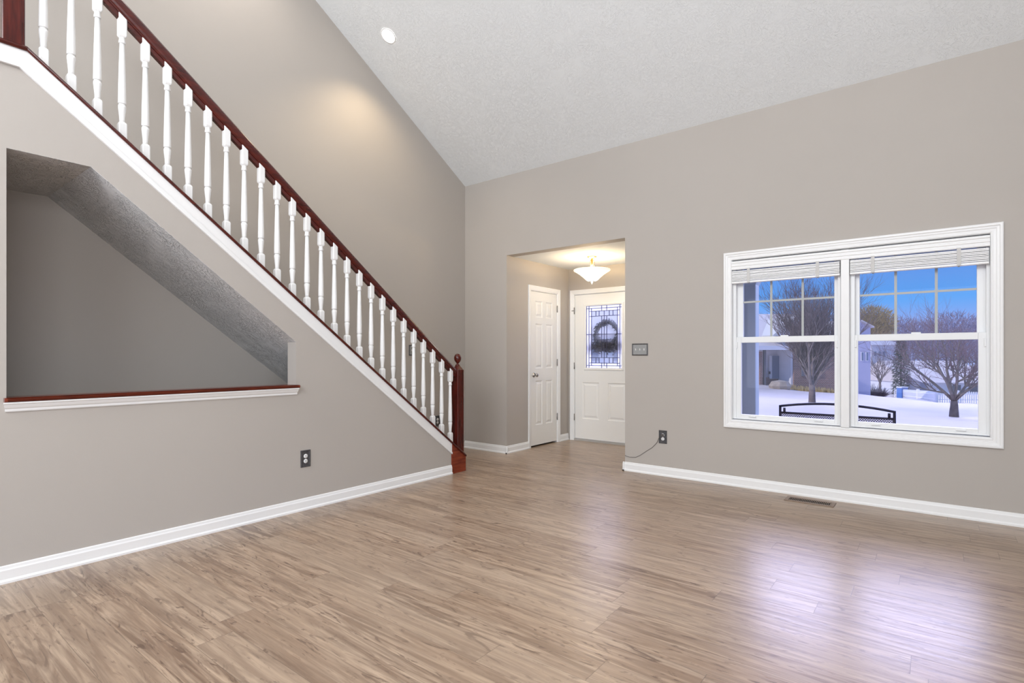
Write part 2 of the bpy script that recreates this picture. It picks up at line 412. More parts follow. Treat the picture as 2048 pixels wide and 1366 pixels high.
# newels
def newel(y0, y1, zb, zt, half=.0465):
    xc = XR; yc = (y0+y1)/2
    def sq(h, z, c=.004): 
        p = [(h-c, -h), (h, -h+c), (h, h-c), (h-c, h), (-h+c, h), (-h, h-c), (-h, -h+c), (-h+c, -h)]
        return [(xc+a, yc+b, z if not callable(z) else z(yc+b)) for a, b in p]
    m = MB(); m.loft([sq(half, zb), sq(half, zt-.045), sq(half-.006, zt-.038), sq(half-.022, zt-.006, .01), sq(half-.026, zt, .01)])
    return m, yc
m, yc = newel(4.054, 4.148, (lambda y: zc(y)-.03), 1.10)
npost = rb(m, 'newel_post', CHERRY_V, bevel=.001)
m = MB().lathe([(.001, 1.095), (.026, 1.098), (.027, 1.104), (.022, 1.110), (.013, 1.115), (.012, 1.124), (.017, 1.130), (.028, 1.142), (.0365, 1.160), (.039, 1.178), (.037, 1.195), (.029, 1.211), (.016, 1.221), (.001, 1.224)], (XR, yc, 0), 24, caps=False)
fin = rb(m, 'ball_finial', CHERRY_V, npost)
m = MB().prism([(3.945, 0), (4.150, 0), (4.150, zc(4.150)-.022), (3.945, zc(3.945)-.022)], 'x', -3.992, -3.858)
base = rb(m, 'newel_base', CHERRY_L, npost, bevel=.002)
m, yc2 = newel(.586, .679, ZL-.02, 4.05)
np2 = rb(m, 'newel_post', CHERRY_V, bevel=.001)
m = MB().lathe([(.001, 4.045), (.026, 4.048), (.022, 4.060), (.012, 4.074), (.017, 4.080), (.039, 4.128), (.016, 4.171), (.001, 4.174)], (XR, yc2, 0), 24, caps=False)
rb(m, 'ball_finial', CHERRY_V, np2)
# handrail
zt = lambda y: 2.684-.778*(y-1.981)
hp = [(-.022, -.062), (-.024, -.052), (-.030, -.044), (-.031, -.030), (-.027, -.014), (-.016, -.003), (0, 0), (.016, -.003), (.027, -.014), (.031, -.030), (.030, -.044), (.024, -.052), (.022, -.062)]
o = MB(); k = len(hp)
o.loft([[(XR+x*1.1, y, zt(y)+dz+.03*(3.95-y)/2.1*(1+dz/.062)) for x, dz in hp] for y in (.675, 4.058)], smooth=False)
hand = rb(o, 'handrail', CHERRY, bevel=.002)
# balusters
SL = -.778
def baluster_mesh():
    m = MB(); n = 24; H = .0222
    def ring(z, r, s, shear=0):
        out = []
        for j in range(n):
            t = 2*PI*(j+.5)/n; c, q = math.cos(t), math.sin(t)
            k = (1-s)+s/max(abs(c), abs(q))
            x, y = r*k*c, r*k*q
            out.append((x, y, z+(SL*y if shear else 0)))
        return out
    K = 1.2
    q = lambda z, r: ring(z, r*K, 0)
    m.loft([ring(0, H, 1, 1), ring(.108, H, 1), ring(.117, H*.86, .8), ring(.121, .0165, .2)])
    m.loft([q(.118, .0128), q(.135, .0124), q(.155, .0132), q(.188, .0158), q(.212, .0176), q(.224, .0172)], True)
    m.loft([q(.223, .0150), q(.234, .0150)], True)
    m.loft([q(.233, .0172), q(.238, .0180), q(.26, .0178), q(.35, .0167), q(.50, .0136), q(.606, .0112)], True)
    m.loft([q(.604, .0136), q(.608, .0150), q(.616, .0156), q(.622, .0140), q(.630, .0134), q(.645, .0140)], True)
    m.loft([ring(.640, .0165, .2), ring(.644, H*.86, .8), ring(.653, H, 1), ring(.767, H, 1, 1)])
    return m
first = None
for i in range(27):
    y = .763+i*(3.984-.757)/26
    if first is None:
        first = b = baluster_mesh().build('baluster', WHITE, rail)
    else:
        b = first.copy(); C.objects.link(b); b.parent = rail
    b.location = (0, y-4.1, zc(y)-.001)
    y0 = y+.0222; y1 = y+.1241-.0222
    if i == 26: y1 = 4.056
    f = MB().prism([(y0, zt(y0)-.060), (y1, zt(y1)-.060), (y1, zt(y1)-.094), (y0, zt(y0)-.094)], 'x', XR-.017, XR+.017)
    rb(f, 'rail_fillet', CHERRY, hand)
y1 = .763-.0222; f = MB().prism([(.68, zt(.68)-.060), (y1, zt(y1)-.060), (y1, zt(y1)-.094), (.68, zt(.68)-.094)], 'x', XR-.017, XR+.017); rb(f, 'rail_fillet', CHERRY, hand)

# ledge of the opening
led = empty('ledge', (WX, 1.42, .955))
tag(led, 'cherry red ledge with white crown moulding below the stair opening', 'ledge')
o = MB(); rp_ = [(-4.0, 0), (WX+.028, 0), (WX+.036, .005), (WX+.038, .012), (WX+.036, .019), (WX+.028, .023), (-4.0, .023)]
o.loft([[(x-WX, y-1.42, z) for x, z in rp_] for y in (OY0+.0, OY1-.0)])
o.build('ledge_board', CHERRY_L, led)
o = MB()
o.loft([[(x-WX, y-1.42, z) for x, z in rp_[1:-1]+[(WX+.001, .023), (WX+.001, 0)]] for y in (OY0-.012, OY1+.014)]).build('ledge_nosing', CHERRY_L, led)
mp_ = [(0, -.052), (.006, -.052), (.009, -.046), (.009, -.036), (.016, -.030), (.022, -.018), (.024, -.012), (.031, -.008), (.031, 0), (0, 0)]
o = MB(); o.loft([[(d, (OY0-.004+d*-.4 if e == 0 else OY1+.004+d*.2)-1.42, z) for d, z in mp_] for e in (0, 1)])
o.build('crown_moulding', WHITE, led)

# ---------------------------------------------------------------- window
win = empty('window_1', (-.578, BY, .54)); struct(win, 'white double-hung twin window looking onto the snowy yard', 'window')
wi = Vector((.578, -BY, -.54))
def wb(mb, name, m, parent=win, bevel=0):
    mb.v = [(p[0]+wi.x, p[1]+wi.y, p[2]+wi.z) for p in mb.v]
    return mb.build(name, m, parent, bevel)
def frame_loft(mb, x0, x1, z0, z1, prof, yf):
    """mitred frame; prof = list of (inset from outer edge, protrusion toward the room)"""
    rings = []
    for (cx_, cz_, sx_, sz_) in ((x0, z0, 1, 1), (x1, z0, -1, 1), (x1, z1, -1, -1), (x0, z1, 1, -1), (x0, z0, 1, 1)):
        rings.append([(cx_+sx_*i, yf-p, cz_+sz_*i) for i, p in prof])
    return mb.loft(rings, caps=False)
cp = [(0, 0), (0, .018), (.006, .022), (.018, .022), (.022, .016), (.036, .015), (.040, .011), (.056, .010), (.060, .013), (.066, .012), (.072, .004), (.072, 0)]
WX0, WX1, WZ0, WZ1 = -1.545, .391, .538, 2.155
wb(frame_loft(MB(), WX0, WX1, WZ0, WZ1, cp, BY), 'casing', WHITE)
o = MB()                                                # jamb liner
frame_loft(o, WX0+.065, WX1-.065, WZ0+.068, WZ1-.065, [(0, 0), (.006, .0), (.006, -.14), (0, -.14)], BY)
wb(o, 'jamb', WHITE)
o = MB().box(-.606, -.547, BY-.012, BY+.13, WZ0+.074, WZ1-.08); o.box(-.618, -.535, BY+.045, BY+.13, WZ0+.074, WZ1-.08)
wb(o, 'mullion', WHITE, bevel=.003)
def sash(x0, x1, z0, z1, gx0, gx1, gz0, gz1, yc, d=.034, par=win):
    o = MB(); slab_with_holes(o, 'y', yc-d/2, yc+d/2, x0, x1, z0, z1, [(gx0, gx1, gz0, gz1)])
    s = wb(o, 'sash', VINYL, par, bevel=.003)
    g = wb(MB().box(gx0-.004, gx1+.004, yc-.003, yc+.003, gz0-.004, gz1+.004), 'pane', GLASS, s)
    return s
for (fx0, fx1, gl, gr, v1, v2) in ((-1.474, -.613, -1.404, -.658, -1.157, -.904), (-.540, .320, -.491, .256, -.241, .014)):
    o = MB(); slab_with_holes(o, 'y', BY+.035, BY+.125, fx0, fx1, .618, 2.075, [(fx0+.028, fx1-.02 if fx0 < -1 else fx1-.02, .634, 2.06)])
    wb(o, 'window_frame', VINYL, bevel=.002)
    up = sash(fx0+.026, fx1-.018, 1.330, 2.058, gl+.008, gr-.006, 1.376, 2.022, BY+.098)
    o = MB().box(gl+.008, gr-.006, BY+.090, BY+.094, 1.690, 1.707)
    for v in (v1, v2): o.box(v-.009, v+.009, BY+.089, BY+.095, 1.376, 2.022)
    wb(o, 'grille', GRILLE, up)
    lo_ = sash(fx0+.026, fx1-.018, .633, 1.374, gl, gr, .662, 1.322, BY+.060)
    for px in ((fx0+fx1)/2-.26, (fx0+fx1)/2+.27):
        wb(MB().box(px-.03, px+.03, BY+.028, BY+.046, .642, .652), 'sash_lift', VINYL, lo_, bevel=.002)
    wb(MB().box((fx0+fx1)/2-.03, (fx0+fx1)/2+.03, BY+.05, BY+.075, 1.372, 1.385), 'sash_lock', VINYL, lo_, bevel=.002)
    for px in (fx0+.034, fx1-.026):
        wb(MB().box(px-.006, px+.006, BY+.030, BY+.043, 1.27, 1.33), 'tilt_latch', VINYL, lo_, bevel=.002)

# blinds
val = MB(); vp = [(-.001, 1.992), (-.012, 1.992), (-.016, 1.997), (-.016, 2.010), (-.011, 2.014), (-.011, 2.020), (-.017, 2.025), (-.017, 2.038), (-.011, 2.043), (-.011, 2.049), (-.018, 2.055), (-.018, 2.066), (-.013, 2.072), (-.001, 2.072)]
val.loft([[(x, BY+d, z) for d, z in vp] for x in (-1.474, .318)])
tag(val.build('blind_valance', WHITE), 'long fluted white valance across the head of the twin window', 'valance')
def blind(x0, x1, tapes, label):
    b = empty('window_blind', ((x0+x1)/2, BY+.0, 1.87)); tag(b, label, 'blind', 'raised white slat blinds')
    ox, oy, oz = (x0+x1)/2, BY, 1.87
    def bb(mb, name, m, par=b, bev=0):
        mb.v = [(p[0]-ox, p[1]-oy, p[2]-oz) for p in mb.v]; return mb.build(name, m, par, bev)
    bb(MB().box(x0, x1, BY+.004, BY+.034, 2.02, 2.062), 'head_rail', BLIND)
    bb(MB().box(x0, x1, BY-.016, BY+.033, 1.867, 1.884), 'bottom_rail', BLIND, bev=.003)
    z = 1.889; rnd = random.Random(int(abs(x0)*100))
    while z < 1.978:
        s = MB(); j = rnd.uniform(-.002, .002); t = rnd.uniform(-.0012, .0012)
        pr = [(BY-.016+j, z+t), (BY+.008, z+.004), (BY+.032+j, z-t), (BY+.032+j, z+.0085-t), (BY+.008, z+.0110), (BY-.016+j, z+.0085+t)]
        s.loft([[(x, p, q) for p, q in pr] for x in (x0+.002, x1-.002)]); bb(s, 'slat', BLIND); z += .0118
    for tx in tapes:
        bb(MB().box(tx-.012, tx+.012, BY-.020, BY-.0185, 1.868, 2.00), 'ladder_tape', TAPE)
        bb(MB().lathe([(.003, -.006), (.007, -.004), (.007, .0), (.003, .002)], (tx, BY+.01, 1.866), 10), 'cord_button', GRILLE)
blind(-1.471, -.612, (-1.325, -.775), 'raised slat blind over the left half of the twin window')
blind(-.542, .313, (-.385, .145), 'raised slat blind over the right half of the twin window')
# hanging wand end left of mullion
# ---------------------------------------------------------------- panelled faces and doors
def paneled(mb, P, u0, u1, v0, v1, panels, holes=()):
    us = sorted({u0, u1, *[a for p in list(panels)+list(holes) for a in p[:2]]}); vs = sorted({v0, v1, *[a for p in list(panels)+list(holes) for a in p[2:4]]})
    for i in range(len(us)-1):
        for j in range(len(vs)-1):
            cu, cv = (us[i]+us[i+1])/2, (vs[j]+vs[j+1])/2
            if any(p[0] < cu < p[1] and p[2] < cv < p[3] for p in list(panels)+list(holes)): continue
            mb.add([P(us[i], vs[j], 0), P(us[i+1], vs[j], 0), P(us[i+1], vs[j+1], 0), P(us[i], vs[j+1], 0)], [(0, 1, 2, 3)])
    for (a, b, c, d) in panels:
        loops = []
        for ins, dep in ((0, 0), (.010, .008), (.020, .009), (.030, .007), (.046, .001)):
            loops.append([P(a+ins, c+ins, dep), P(b-ins, c+ins, dep), P(b-ins, d-ins, dep), P(a+ins, d-ins, dep)])
        vs_ = [p for L in loops for p in L]; fs = [(k*4+q, k*4+(q+1) % 4, k*4+4+(q+1) % 4, k*4+4+q) for k in range(4) for q in range(4)]+[(16, 17, 18, 19)]
        mb.add(vs_, fs)
def hinge(P, u, v, par, off):
    m = MB(); c = P(u, v, -.004)
    m.lathe([(.002, -.048), (.0065, -.046), (.0065, .046), (.002, .048)], c, 10)
    m.v = [tuple(Vector(p)-off) for p in m.v]; return m.build('hinge', BRONZE, par)
def door_casing(mb, P, u0, u1, vt, w=.058):
    prof = [(0, 0), (0, -.016), (.008, -.018), (.02, -.015), (.045, -.010), (w-.004, -.008), (w, -.003), (w, 0)]
    # path: outer edge goes up, across, down
    rings = []
    for (u, v, su, sv) in ((u0, 0, 1, 0), (u0, vt, 1, -1), (u1, vt, -1, -1), (u1, 0, -1, 0)):
        rings.append([P(u+su*i, v+sv*i, d) for i, d in prof])
    mb.loft(rings, caps=True)
# closet door, on the foyer's left wall (face X=-4.143, room side +X)
d1 = empty('door_1', (-4.143, 6.0, 0)); struct(d1, 'narrow white six-panel closet door with a nickel knob', 'door')
off = Vector((-4.143, 6.0, 0))
PX = lambda u, v, d: (-4.143-d, u, v)
def bld(m, name, ma, par, off, bevel=0):
    m.v = [tuple(Vector(p)-off) for p in m.v]; return m.build(name, ma, par, bevel)
m = MB(); door_casing(m, PX, 5.636, 6.380, 2.124); bld(m, 'casing', WHITE, d1, off)
m = MB(); sb = lambda a, b, c, d: m.box(-4.283, -4.140, a, b, c, d)
sb(5.690, 5.698, 0, 2.066); sb(6.317, 6.325, 0, 2.066); sb(5.69, 6.325, 2.058, 2.066); bld(m, 'jamb', WHITE, d1, off)
u0, u1, v0, v1 = 5.702, 6.312, .022, 2.054
PD = lambda u, v, d: (-4.147-d, u, v)
pans = [(a, b, c, d) for a, b in ((5.805, 5.965), (6.045, 6.205)) for c, d in ((1.712, 1.930), (1.035, 1.628), (.285, .872))]
m = MB(); paneled(m, PD, u0, u1, v0, v1, pans)
m.add([PD(u0, v0, 0), PD(u1, v0, 0), PD(u1, v1, 0), PD(u0, v1, 0), PD(u0, v0, .035), PD(u1, v0, .035), PD(u1, v1, .035), PD(u0, v1, .035)], [(0, 1, 5, 4), (1, 2, 6, 5), (2, 3, 7, 6), (3, 0, 4, 7), (4, 5, 6, 7)])
slab1 = bld(m, 'door_slab', DOORW, d1, off)
m = MB().lathe([(.001, .0), (.030, .001), (.030, .006), (.014, .010), (.011, .030), (.020, .040), (.027, .052), (.026, .062), (.018, .068), (.001, .069)], (-4.147, 5.766, .95), 20, axis='x'); bld(m, 'door_knob', NICKEL, d1, off)
for z in (1.855, 1.11, .357): hinge(PX, 6.318, z, d1, off)
bld(MB().box(-4.283, -4.20, 5.69, 6.325, 0.0, .004), 'threshold', DARK, d1, off)

# front door, on Y=6.62
d2 = empty('door_2', (-3.587, 6.62, 0)); struct(d2, 'white front door with leaded glass and two lower panels', 'door')
off2 = Vector((-3.587, 6.62, 0))
PY = lambda u, v, d: (u, 6.62+d, v)
m = MB(); door_casing(m, PY, -4.112, -3.063, 2.136, .062); bld(m, 'casing', WHITE, d2, off2)
m = MB()
for a, b, c, d in ((-4.053, -4.046, 0, 2.078), (-3.129, -3.122, 0, 2.078), (-4.053, -3.122, 2.071, 2.078)): m.box(a, b, 6.617, 6.76, c, d)
bld(m, 'jamb', WHITE, d2, off2)
PF = lambda u, v, d: (u, 6.632+d, v)
u0, u1, v0, v1 = -4.042, -3.132, .03, 2.067
GX0, GX1, GZ0, GZ1 = -3.868, -3.306, 1.028, 1.905
m = MB(); paneled(m, PF, u0, u1, v0, v1, [(-3.925, -3.655, .315, .830), (-3.520, -3.250, .315, .830)], [(GX0, GX1, GZ0, GZ1)])
m.add([PF(u0, v0, 0), PF(u1, v0, 0), PF(u1, v1, 0), PF(u0, v1, 0), PF(u0, v0, .044), PF(u1, v0, .044), PF(u1, v1, .044), PF(u0, v1, .044)], [(0, 1, 5, 4), (1, 2, 6, 5), (2, 3, 7, 6), (3, 0, 4, 7)])
paneled(m, lambda u, v, d: (u, 6.676, v), u0, u1, v0, v1, [], [(GX0, GX1, GZ0, GZ1)])
for a, b, c, d in ((GX0-.0, GX0, GZ0, GZ1), (GX1, GX1, GZ0, GZ1)): m.add([(a, 6.632, c), (a, 6.676, c), (a, 6.676, d), (a, 6.632, d)], [(0, 1, 2, 3)])
for c in (GZ0, GZ1): m.add([(GX0, 6.632, c), (GX0, 6.676, c), (GX1, 6.676, c), (GX1, 6.632, c)], [(0, 1, 2, 3)])
slab2 = bld(m, 'door_slab', DOORW, d2, off2)
m = MB(); frame_loft(m, GX0-.028, GX1+.028, GZ0-.028, GZ1+.028, [(0, 0), (.003, .006), (.010, .010), (.024, .008), (.034, .002), (.034, -.005)], 6.632); bld(m, 'glass_frame', DOORW, slab2, Vector((0, 0, 0))+off2)
gw, gh = GX1-GX0, GZ1-GZ0
U = lambda f: GX0+f*gw
V = lambda f: GZ1-f*gh
m = MB().box(U(.145), U(.86), 6.652, 6.656, V(.92), V(.09)); bld(m, 'clear_glass', GLASS_DOOR, slab2, off2)
m = MB(); slab_with_holes(m, 'y', 6.652, 6.656, GX0, GX1, GZ0, GZ1, [(U(.145), U(.86), V(.92), V(.09))]); bld(m, 'frosted_border', FROST, slab2, off2)
m = MB(); rndg = random.Random(3)
def vc(u, a, b, w=.0032): m.box(U(u)-w, U(u)+w, 6.648, 6.660, V(b), V(a))
def hc(v, a, b, w=.0032): m.box(U(a), U(b), 6.648, 6.660, V(v)-w, V(v)+w)
for u in (.003, .997): vc(u, 0, 1, .004)
for v in (.003, .997): hc(v, 0, 1, .004)
vc(.075, 0, 1); vc(.925, 0, 1); vc(.145, .045, .955); vc(.86, .045, .955); vc(.43, 0, .09); vc(.57, 0, .09); vc(.43, .91, 1); vc(.57, .91, 1)
vc(.43, .17, .83); vc(.50, .09, .955); vc(.57, .17, .83)
for u in (.27, .36, .64, .74): vc(u, .09, .17); vc(u, .83, .915)
for v in (.045, .955): hc(v, 0, 1)
for v in (.09, .17, .83, .915): hc(v, .075, .925)
for v in (.46, .545): hc(v, 0 if v < .5 else .145, 1 if v < .5 else .86)
bld(m, 'lead_came', CAME, slab2, off2)
for z in (1.845, 1.06, .33): hinge(PY, -4.046, z, d2, off2)
bld(MB().box(-4.053, -3.122, 6.615, 6.75, 0, .026), 'threshold', simple('sill_metal', (.55, .54, .52), .4, metal=.4), d2, off2)
bld(MB().box(-3.21-.01, -3.165, 6.60, 6.632, .93, .975), 'door_handle', NICKEL, d2, off2, .004)
bld(MB().box(-4.085, -4.047, 6.606, 6.612, 1.84, 1.85), 'door_stop', BRONZE, d2, off2)

# ---------------------------------------------------------------- wreath outside the front door
random.seed(11)
wr = empty('wreath', (-3.58, 6.725, 1.50)); tag(wr, 'dark leafy wreath hanging outside the front door glass', 'wreath')
m = MB()
for i in range(1500):
    t = random.uniform(0, 2*PI); heavy = math.sin(t) < -.35
    r = .175+random.gauss(0, .016 if not heavy else .03); p = Vector((r*math.cos(t), random.gauss(0, .015), r*math.sin(t)))
    d = Vector((-math.sin(t)+random.gauss(0, .7), random.gauss(0, .4), math.cos(t)+random.gauss(0, .7))).normalized()
    s = random.uniform(.014, .034); w = d.cross(Vector((random.gauss(0, 1), random.gauss(0, 1), random.gauss(0, 1)))).normalized()*s*.35
    m.add([p-d*s, p+w, p+d*s, p-w], [(0, 1, 2, 3)])
m.build('foliage', simple('wreath_leaves', (.045, .05, .045), .8, vary=.4, scale=20), wr, fix=False)
m = MB(); m.tube([(.165*math.cos(t*PI/16), 0, .165*math.sin(t*PI/16)) for t in range(33)], .018, 8); m.build('ring', simple('wreath_vine', (.05, .04, .035), .9), wr)
m = MB()
for i in range(900):
    p = Vector((random.gauss(0, .11), random.gauss(0, .02), -.165+random.gauss(0, .035)))
    d = Vector((random.gauss(0, 1), random.gauss(0, .3), random.gauss(0, .5))).normalized(); s = random.uniform(.02, .045)
    w = d.cross(Vector((random.gauss(0, 1), random.gauss(0, 1), random.gauss(0, 1)))).normalized()*s*.4
    m.add([p-d*s, p+w, p+d*s, p-w], [(0, 1, 2, 3)])
m.build('flower_cluster', simple('wreath_flowers', (.05, .045, .06), .8, vary=.5, scale=15), wr, fix=False)

# ---------------------------------------------------------------- foyer lamp
lm = empty('ceiling_light', (-3.352, 5.90, 2.44)); tag(lm, 'lit alabaster bowl light on a brass stem hanging in the foyer', 'ceiling lamp')
BRASS = simple('antique_brass', (.72, .50, .28), .28, metal=1)
MB().lathe([(.001, -.001), (.060, -.001), (.062, -.008), (.050, -.018), (.022, -.026), (.018, -.030), (.001, -.030)], n=28).build('canopy', BRASS, lm)
o = MB(); o.lathe([(.015, -.028), (.015, -.10), (.022, -.104), (.022, -.112), (.008, -.116), (.008, -.30)], n=16)
for a in range(3):
    t = a*2*PI/3+.4; o.tube([(.02*math.cos(t), .02*math.sin(t), -.045), (.034*math.cos(t), .034*math.sin(t), -.07), (.030*math.cos(t), .030*math.sin(t), -.11), (.02*math.cos(t), .02*math.sin(t), -.135)], .004, 6)
o.build('stem', BRASS, lm)
bowl = simple('lit_alabaster_glass', (.9, .86, .76), .35, emit=(1, .90, .70), es=.65)
o = MB(); o.lathe([(.205, -.168), (.224, -.166), (.229, -.172), (.224, -.182), (.195, -.198), (.150, -.228), (.105, -.265), (.072, -.297), (.052, -.307), (.010, -.309), (.010, -.303), (.050, -.301), (.068, -.291), (.100, -.260), (.146, -.222), (.190, -.192), (.205, -.180)], n=40, caps=False)
o.build('glass_bowl', bowl, lm)
MB().lathe([(.001, -.303), (.030, -.306), (.030, -.312), (.016, -.320), (.012, -.330), (.006, -.336), (.001, -.350)], n=18).build('finial', NICKEL, lm)
for dx in (-.06, .06):
    o = light('foyer_bulb', 'POINT', (dx, 0, -.17), 7.0, (1, .74, .42), shadow_soft_size=.03); o.parent = lm
o = light('foyer_glow', 'POINT', (0, 0, -.42), 7.0, (1, .95, .88), shadow_soft_size=.15); o.parent = lm

# ---------------------------------------------------------------- recessed lights
ang = math.atan(CS)
LENS = simple('lit_lens', (1, 1, 1), .4, emit=(1, .95, .88), es=14)
def recessed(x, y, label, power, col=(1, .78, .50)):
    z = CZ0+CS*(BY-y) if y > CY else CTOP
    e = empty('recessed_light', (x, y, z)); e.rotation_euler = (-ang if y > CY else 0, 0, 0); tag(e, label, 'ceiling lamp')
    MB().lathe([(.066, -.001), (.069, -.005), (.080, -.005), (.082, -.001)], n=32, caps=False).build('trim_ring', WHITE, e)
    MB().lathe([(.001, -.004), (.068, -.004), (.068, -.001), (.001, -.001)], n=32, caps=False).build('lamp_lens', LENS, e)
    s = light('recessed_spot', 'SPOT', (x, y, z-.03), power, col, rot=(0, 0, 0), spot_size=math.radians(125), spot_blend=.8, shadow_soft_size=.06)
    return e
recessed(-4.338, 3.522, 'small round lit downlight in the sloped white ceiling', 56)
recessed(-4.338, 2.15, 'unseen round downlight added over the stairs to brighten their wall', 50, (1, .90, .80))  # added out of view to brighten the wall behind the balusters

# ---------------------------------------------------------------- outlets, switches, cord
def outlet(loc, rz, label, recs=True, group='pewter framed wall outlets'):
    """local: plate faces -Y"""
    e = empty('wall_outlet', loc, rz); tag(e, label, 'outlet', group)
    m = MB(); frame_loft(m, -.042, .042, -.066, .066, [(0, 0), (0, .004), (.004, .007), (.010, .006), (.013, .003), (.018, .004), (.022, .003)], 0); m.box(-.021, .021, -.003, 0, -.045, .045)
    m.build('cover_plate', PLATE, e)
    for s in (1, -1):
        o = MB().lathe([(.0165, 0), (.0165, -.0055), (.015, -.0065), (.001, -.0065)], (0, 0, s*.0195), 20, axis='y', caps=False).build('receptacle', RECEPT, e)
        k = MB().box(-.0075, -.0050, -.0072, -.0066, s*.0195+.000, s*.0195+.009); k.box(.0050, .0075, -.0072, -.0066, s*.0195+.001, s*.0195+.008); k.box(-.002, .002, -.0072, -.0066, s*.0195-.010, s*.0195-.006)
        k.build('slot', DARK, o)
    return e
outlet((WX, 2.327, .399), PI/2, 'dark framed outlet low on the stair half wall')
outlet((-2.139, BY, .389), 0, 'dark framed outlet between foyer opening and window, cord plugged in')
outlet((FX, 4.691, .396), PI/2, 'dark framed outlet low behind the last balusters')
def switch(loc, rz, n, label, w):
    e = empty('light_switch', loc, rz); tag(e, label, 'light switch')
    m = MB(); frame_loft(m, -w/2, w/2, -.062, .062, [(0, 0), (0, .005), (.005, .008), (.010, .006), (.013, .003)], 0); m.build('plate_frame', PLATE, e)
    MB().box(-w/2+.012, w/2-.012, -.004, 0, -.050, .050).build('cover_plate', PLATE_L, e)
    for i in range(n):
        x = (i-(n-1)/2)*.046
        MB().prism([(-.004, -.011), (-.010, .006), (-.014, .010), (-.004, .011)], 'x', x-.005, x+.005).build('toggle', RECEPT, e, bevel=.001)
    return e
switch((-2.385, BY, 1.267), 0, 3, 'triple switch plate beside the foyer opening', .174)
switch((FX, 4.269, 1.268), PI/2, 1, 'single switch seen between the balusters near the bottom', .078)
m = MB(); m.tube([(-2.551, BY-.006, .160), (-2.535, BY-.006, .152), (-2.50, BY-.005, .146), (-2.43, BY-.005, .152), (-2.38, BY-.005, .180), (-2.328, BY-.006, .218), (-2.25, BY-.008, .272), (-2.20, BY-.010, .325), (-2.175, BY-.016, .375), (-2.158, BY-.022, .402), (-2.145, BY-.020, .408)], .0022, 6)
m.box(-2.152, -2.126, BY-.024, BY-.007, .397, .421)
tag(m.build('power_cord', CORD), 'thin grey cord drooping from the outlet to the foyer corner', 'cord')

# ---------------------------------------------------------------- floor register
vx, vy = -.806, 5.012
e = empty('floor_register', (vx, vy, 0)); tag(e, 'slim brown metal air register set in the floor under the window', 'floor vent')
m = MB(); slab_with_holes(m, 'z', .0, .005, -.18, .18, -.078, .078, [(-.15, .15, -.045, .045)]); m.build('frame', VENT, e, bevel=.002)
MB().box(-.15, .15, -.045, .045, .0004, .001).build('duct', DARK, e)
for i in range(24):
    x = -.145+i*.0126; s = MB().prism([(x, -.045), (x+.004, -.045), (x+.004, .045), (x, .045)], 'z', .001, .0042); s.build('louver', VENT, e)

# ================================================================ outside
exec_out = True
SNOW = simple('snow', (.64, .58, .565), .7, spec=.2, vary=.04, scale=.8, bump=.5, bscale=3)
def cp_(px, py, t):
    u = (px-1024)/1079*t; z = 1.2+(712-py)/1079*t
    return u, t, z
# ground control points in street-aligned coordinates (u along the street, t away from the house)
ctrl = [(0, 7, -.45), (3, 7, -.45), (6, 7, -.5), (2, 12, -.5), (9, 12, -.7), (11.1, 20, -.51), (16.4, 20, -1.06), (13.6, 30, -.33), (16, 30, -.72), (18.5, 31, -1.0), (25, 30, -1.7), (30.3, 38.5, -2.1), (34, 40, -2.25), (40, 46, -2.5), (35.5, 50, -2.62), (34, 60, -2.9), (20, 60, -1.8), (60, 60, -3.3), (50, 90, -3.0), (0, 30, -.2), (-20, 30, -.2), (-20, 90, -.5), (90, 90, -3.4), (-20, 6, -.3), (40, 6, -1.5)]
def gz(u, t):
    a = b = 0
    for (x, y, z) in ctrl:
        w = 1/((x-u)**2+(y-t)**2+1.5)**1.5; a += w*z; b += w
    return a/b
st = empty('snow_ground_frame')
bpy.data.objects.remove(st)
m = MB(); nu, nt = 90, 90; us = [-25+i*(125/nu) for i in range(nu+1)]; ts = [4+ (j/nt)**1.6*116 for j in range(nt+1)]
vs = []; 
for t in ts:
    for u in us:
        zz = gz(u, t)+.03*math.sin(u*1.3+t)*math.cos(t*.9)
        vs.append((u, t, zz))
# keep it in front of the house: cut rows that would fall indoors
def toworld(u, t): return (u*math.cos(TH)-t*math.sin(TH), u*math.sin(TH)+t*math.cos(TH))
fs = []
for j in range(nt):
    for i in range(nu):
        a = j*(nu+1)+i; q = [a, a+1, a+nu+2, a+nu+1]
        fs.append(tuple(q))
m.add(vs, fs, True)
g = m.build('ground', SNOW, rot=TH); struct(g, 'snow-covered front yards sloping down to the street', 'snow')

# porch
PORCH = simple('porch_concrete', (.62, .62, .64), .8, vary=.08, scale=8)
struct(MB().box(-4.3, 1.6, 6.77, 7.3, -.6, -.16).box(-2.39, 1.6, 5.34, 6.77, -.6, -.16).build('porch_floor', PORCH), 'concrete porch slab outside the window', 'porch')
pc = empty('porch_column', (-1.775, 7.0, -.16)); tag(pc, 'square white porch column, its shade painted blue-grey, outside the left window half', 'column')
PCOL = simple('porch_white_shaded', (.42, .50, .56), .5)  # white column; its shade is put into this blue-grey base colour
MB().box(-.085, .085, -.085, .085, 0, 2.28).build('shaft', PCOL, pc, .012)
MB().box(-.10, .10, -.10, .10, 0, .14).build('plinth', PCOL, pc, .004)
o = MB(); o.loft([[(-.085, -.085, 2.22), (.085, -.085, 2.22), (.085, .085, 2.22), (-.085, .085, 2.22)], [(-.115, -.115, 2.30), (.115, -.115, 2.30), (.115, .115, 2.30), (-.115, .115, 2.30)], [(-.115, -.115, 2.38), (.115, -.115, 2.38), (.115, .115, 2.38), (-.115, .115, 2.38)]]); o.build('capital', PCOL, pc)
o = MB().box(-2.39, 1.6, 6.9, 7.1, 2.22, 2.42); o.box(-2.39, 1.6, 5.34, 7.25, 2.42, 2.52)
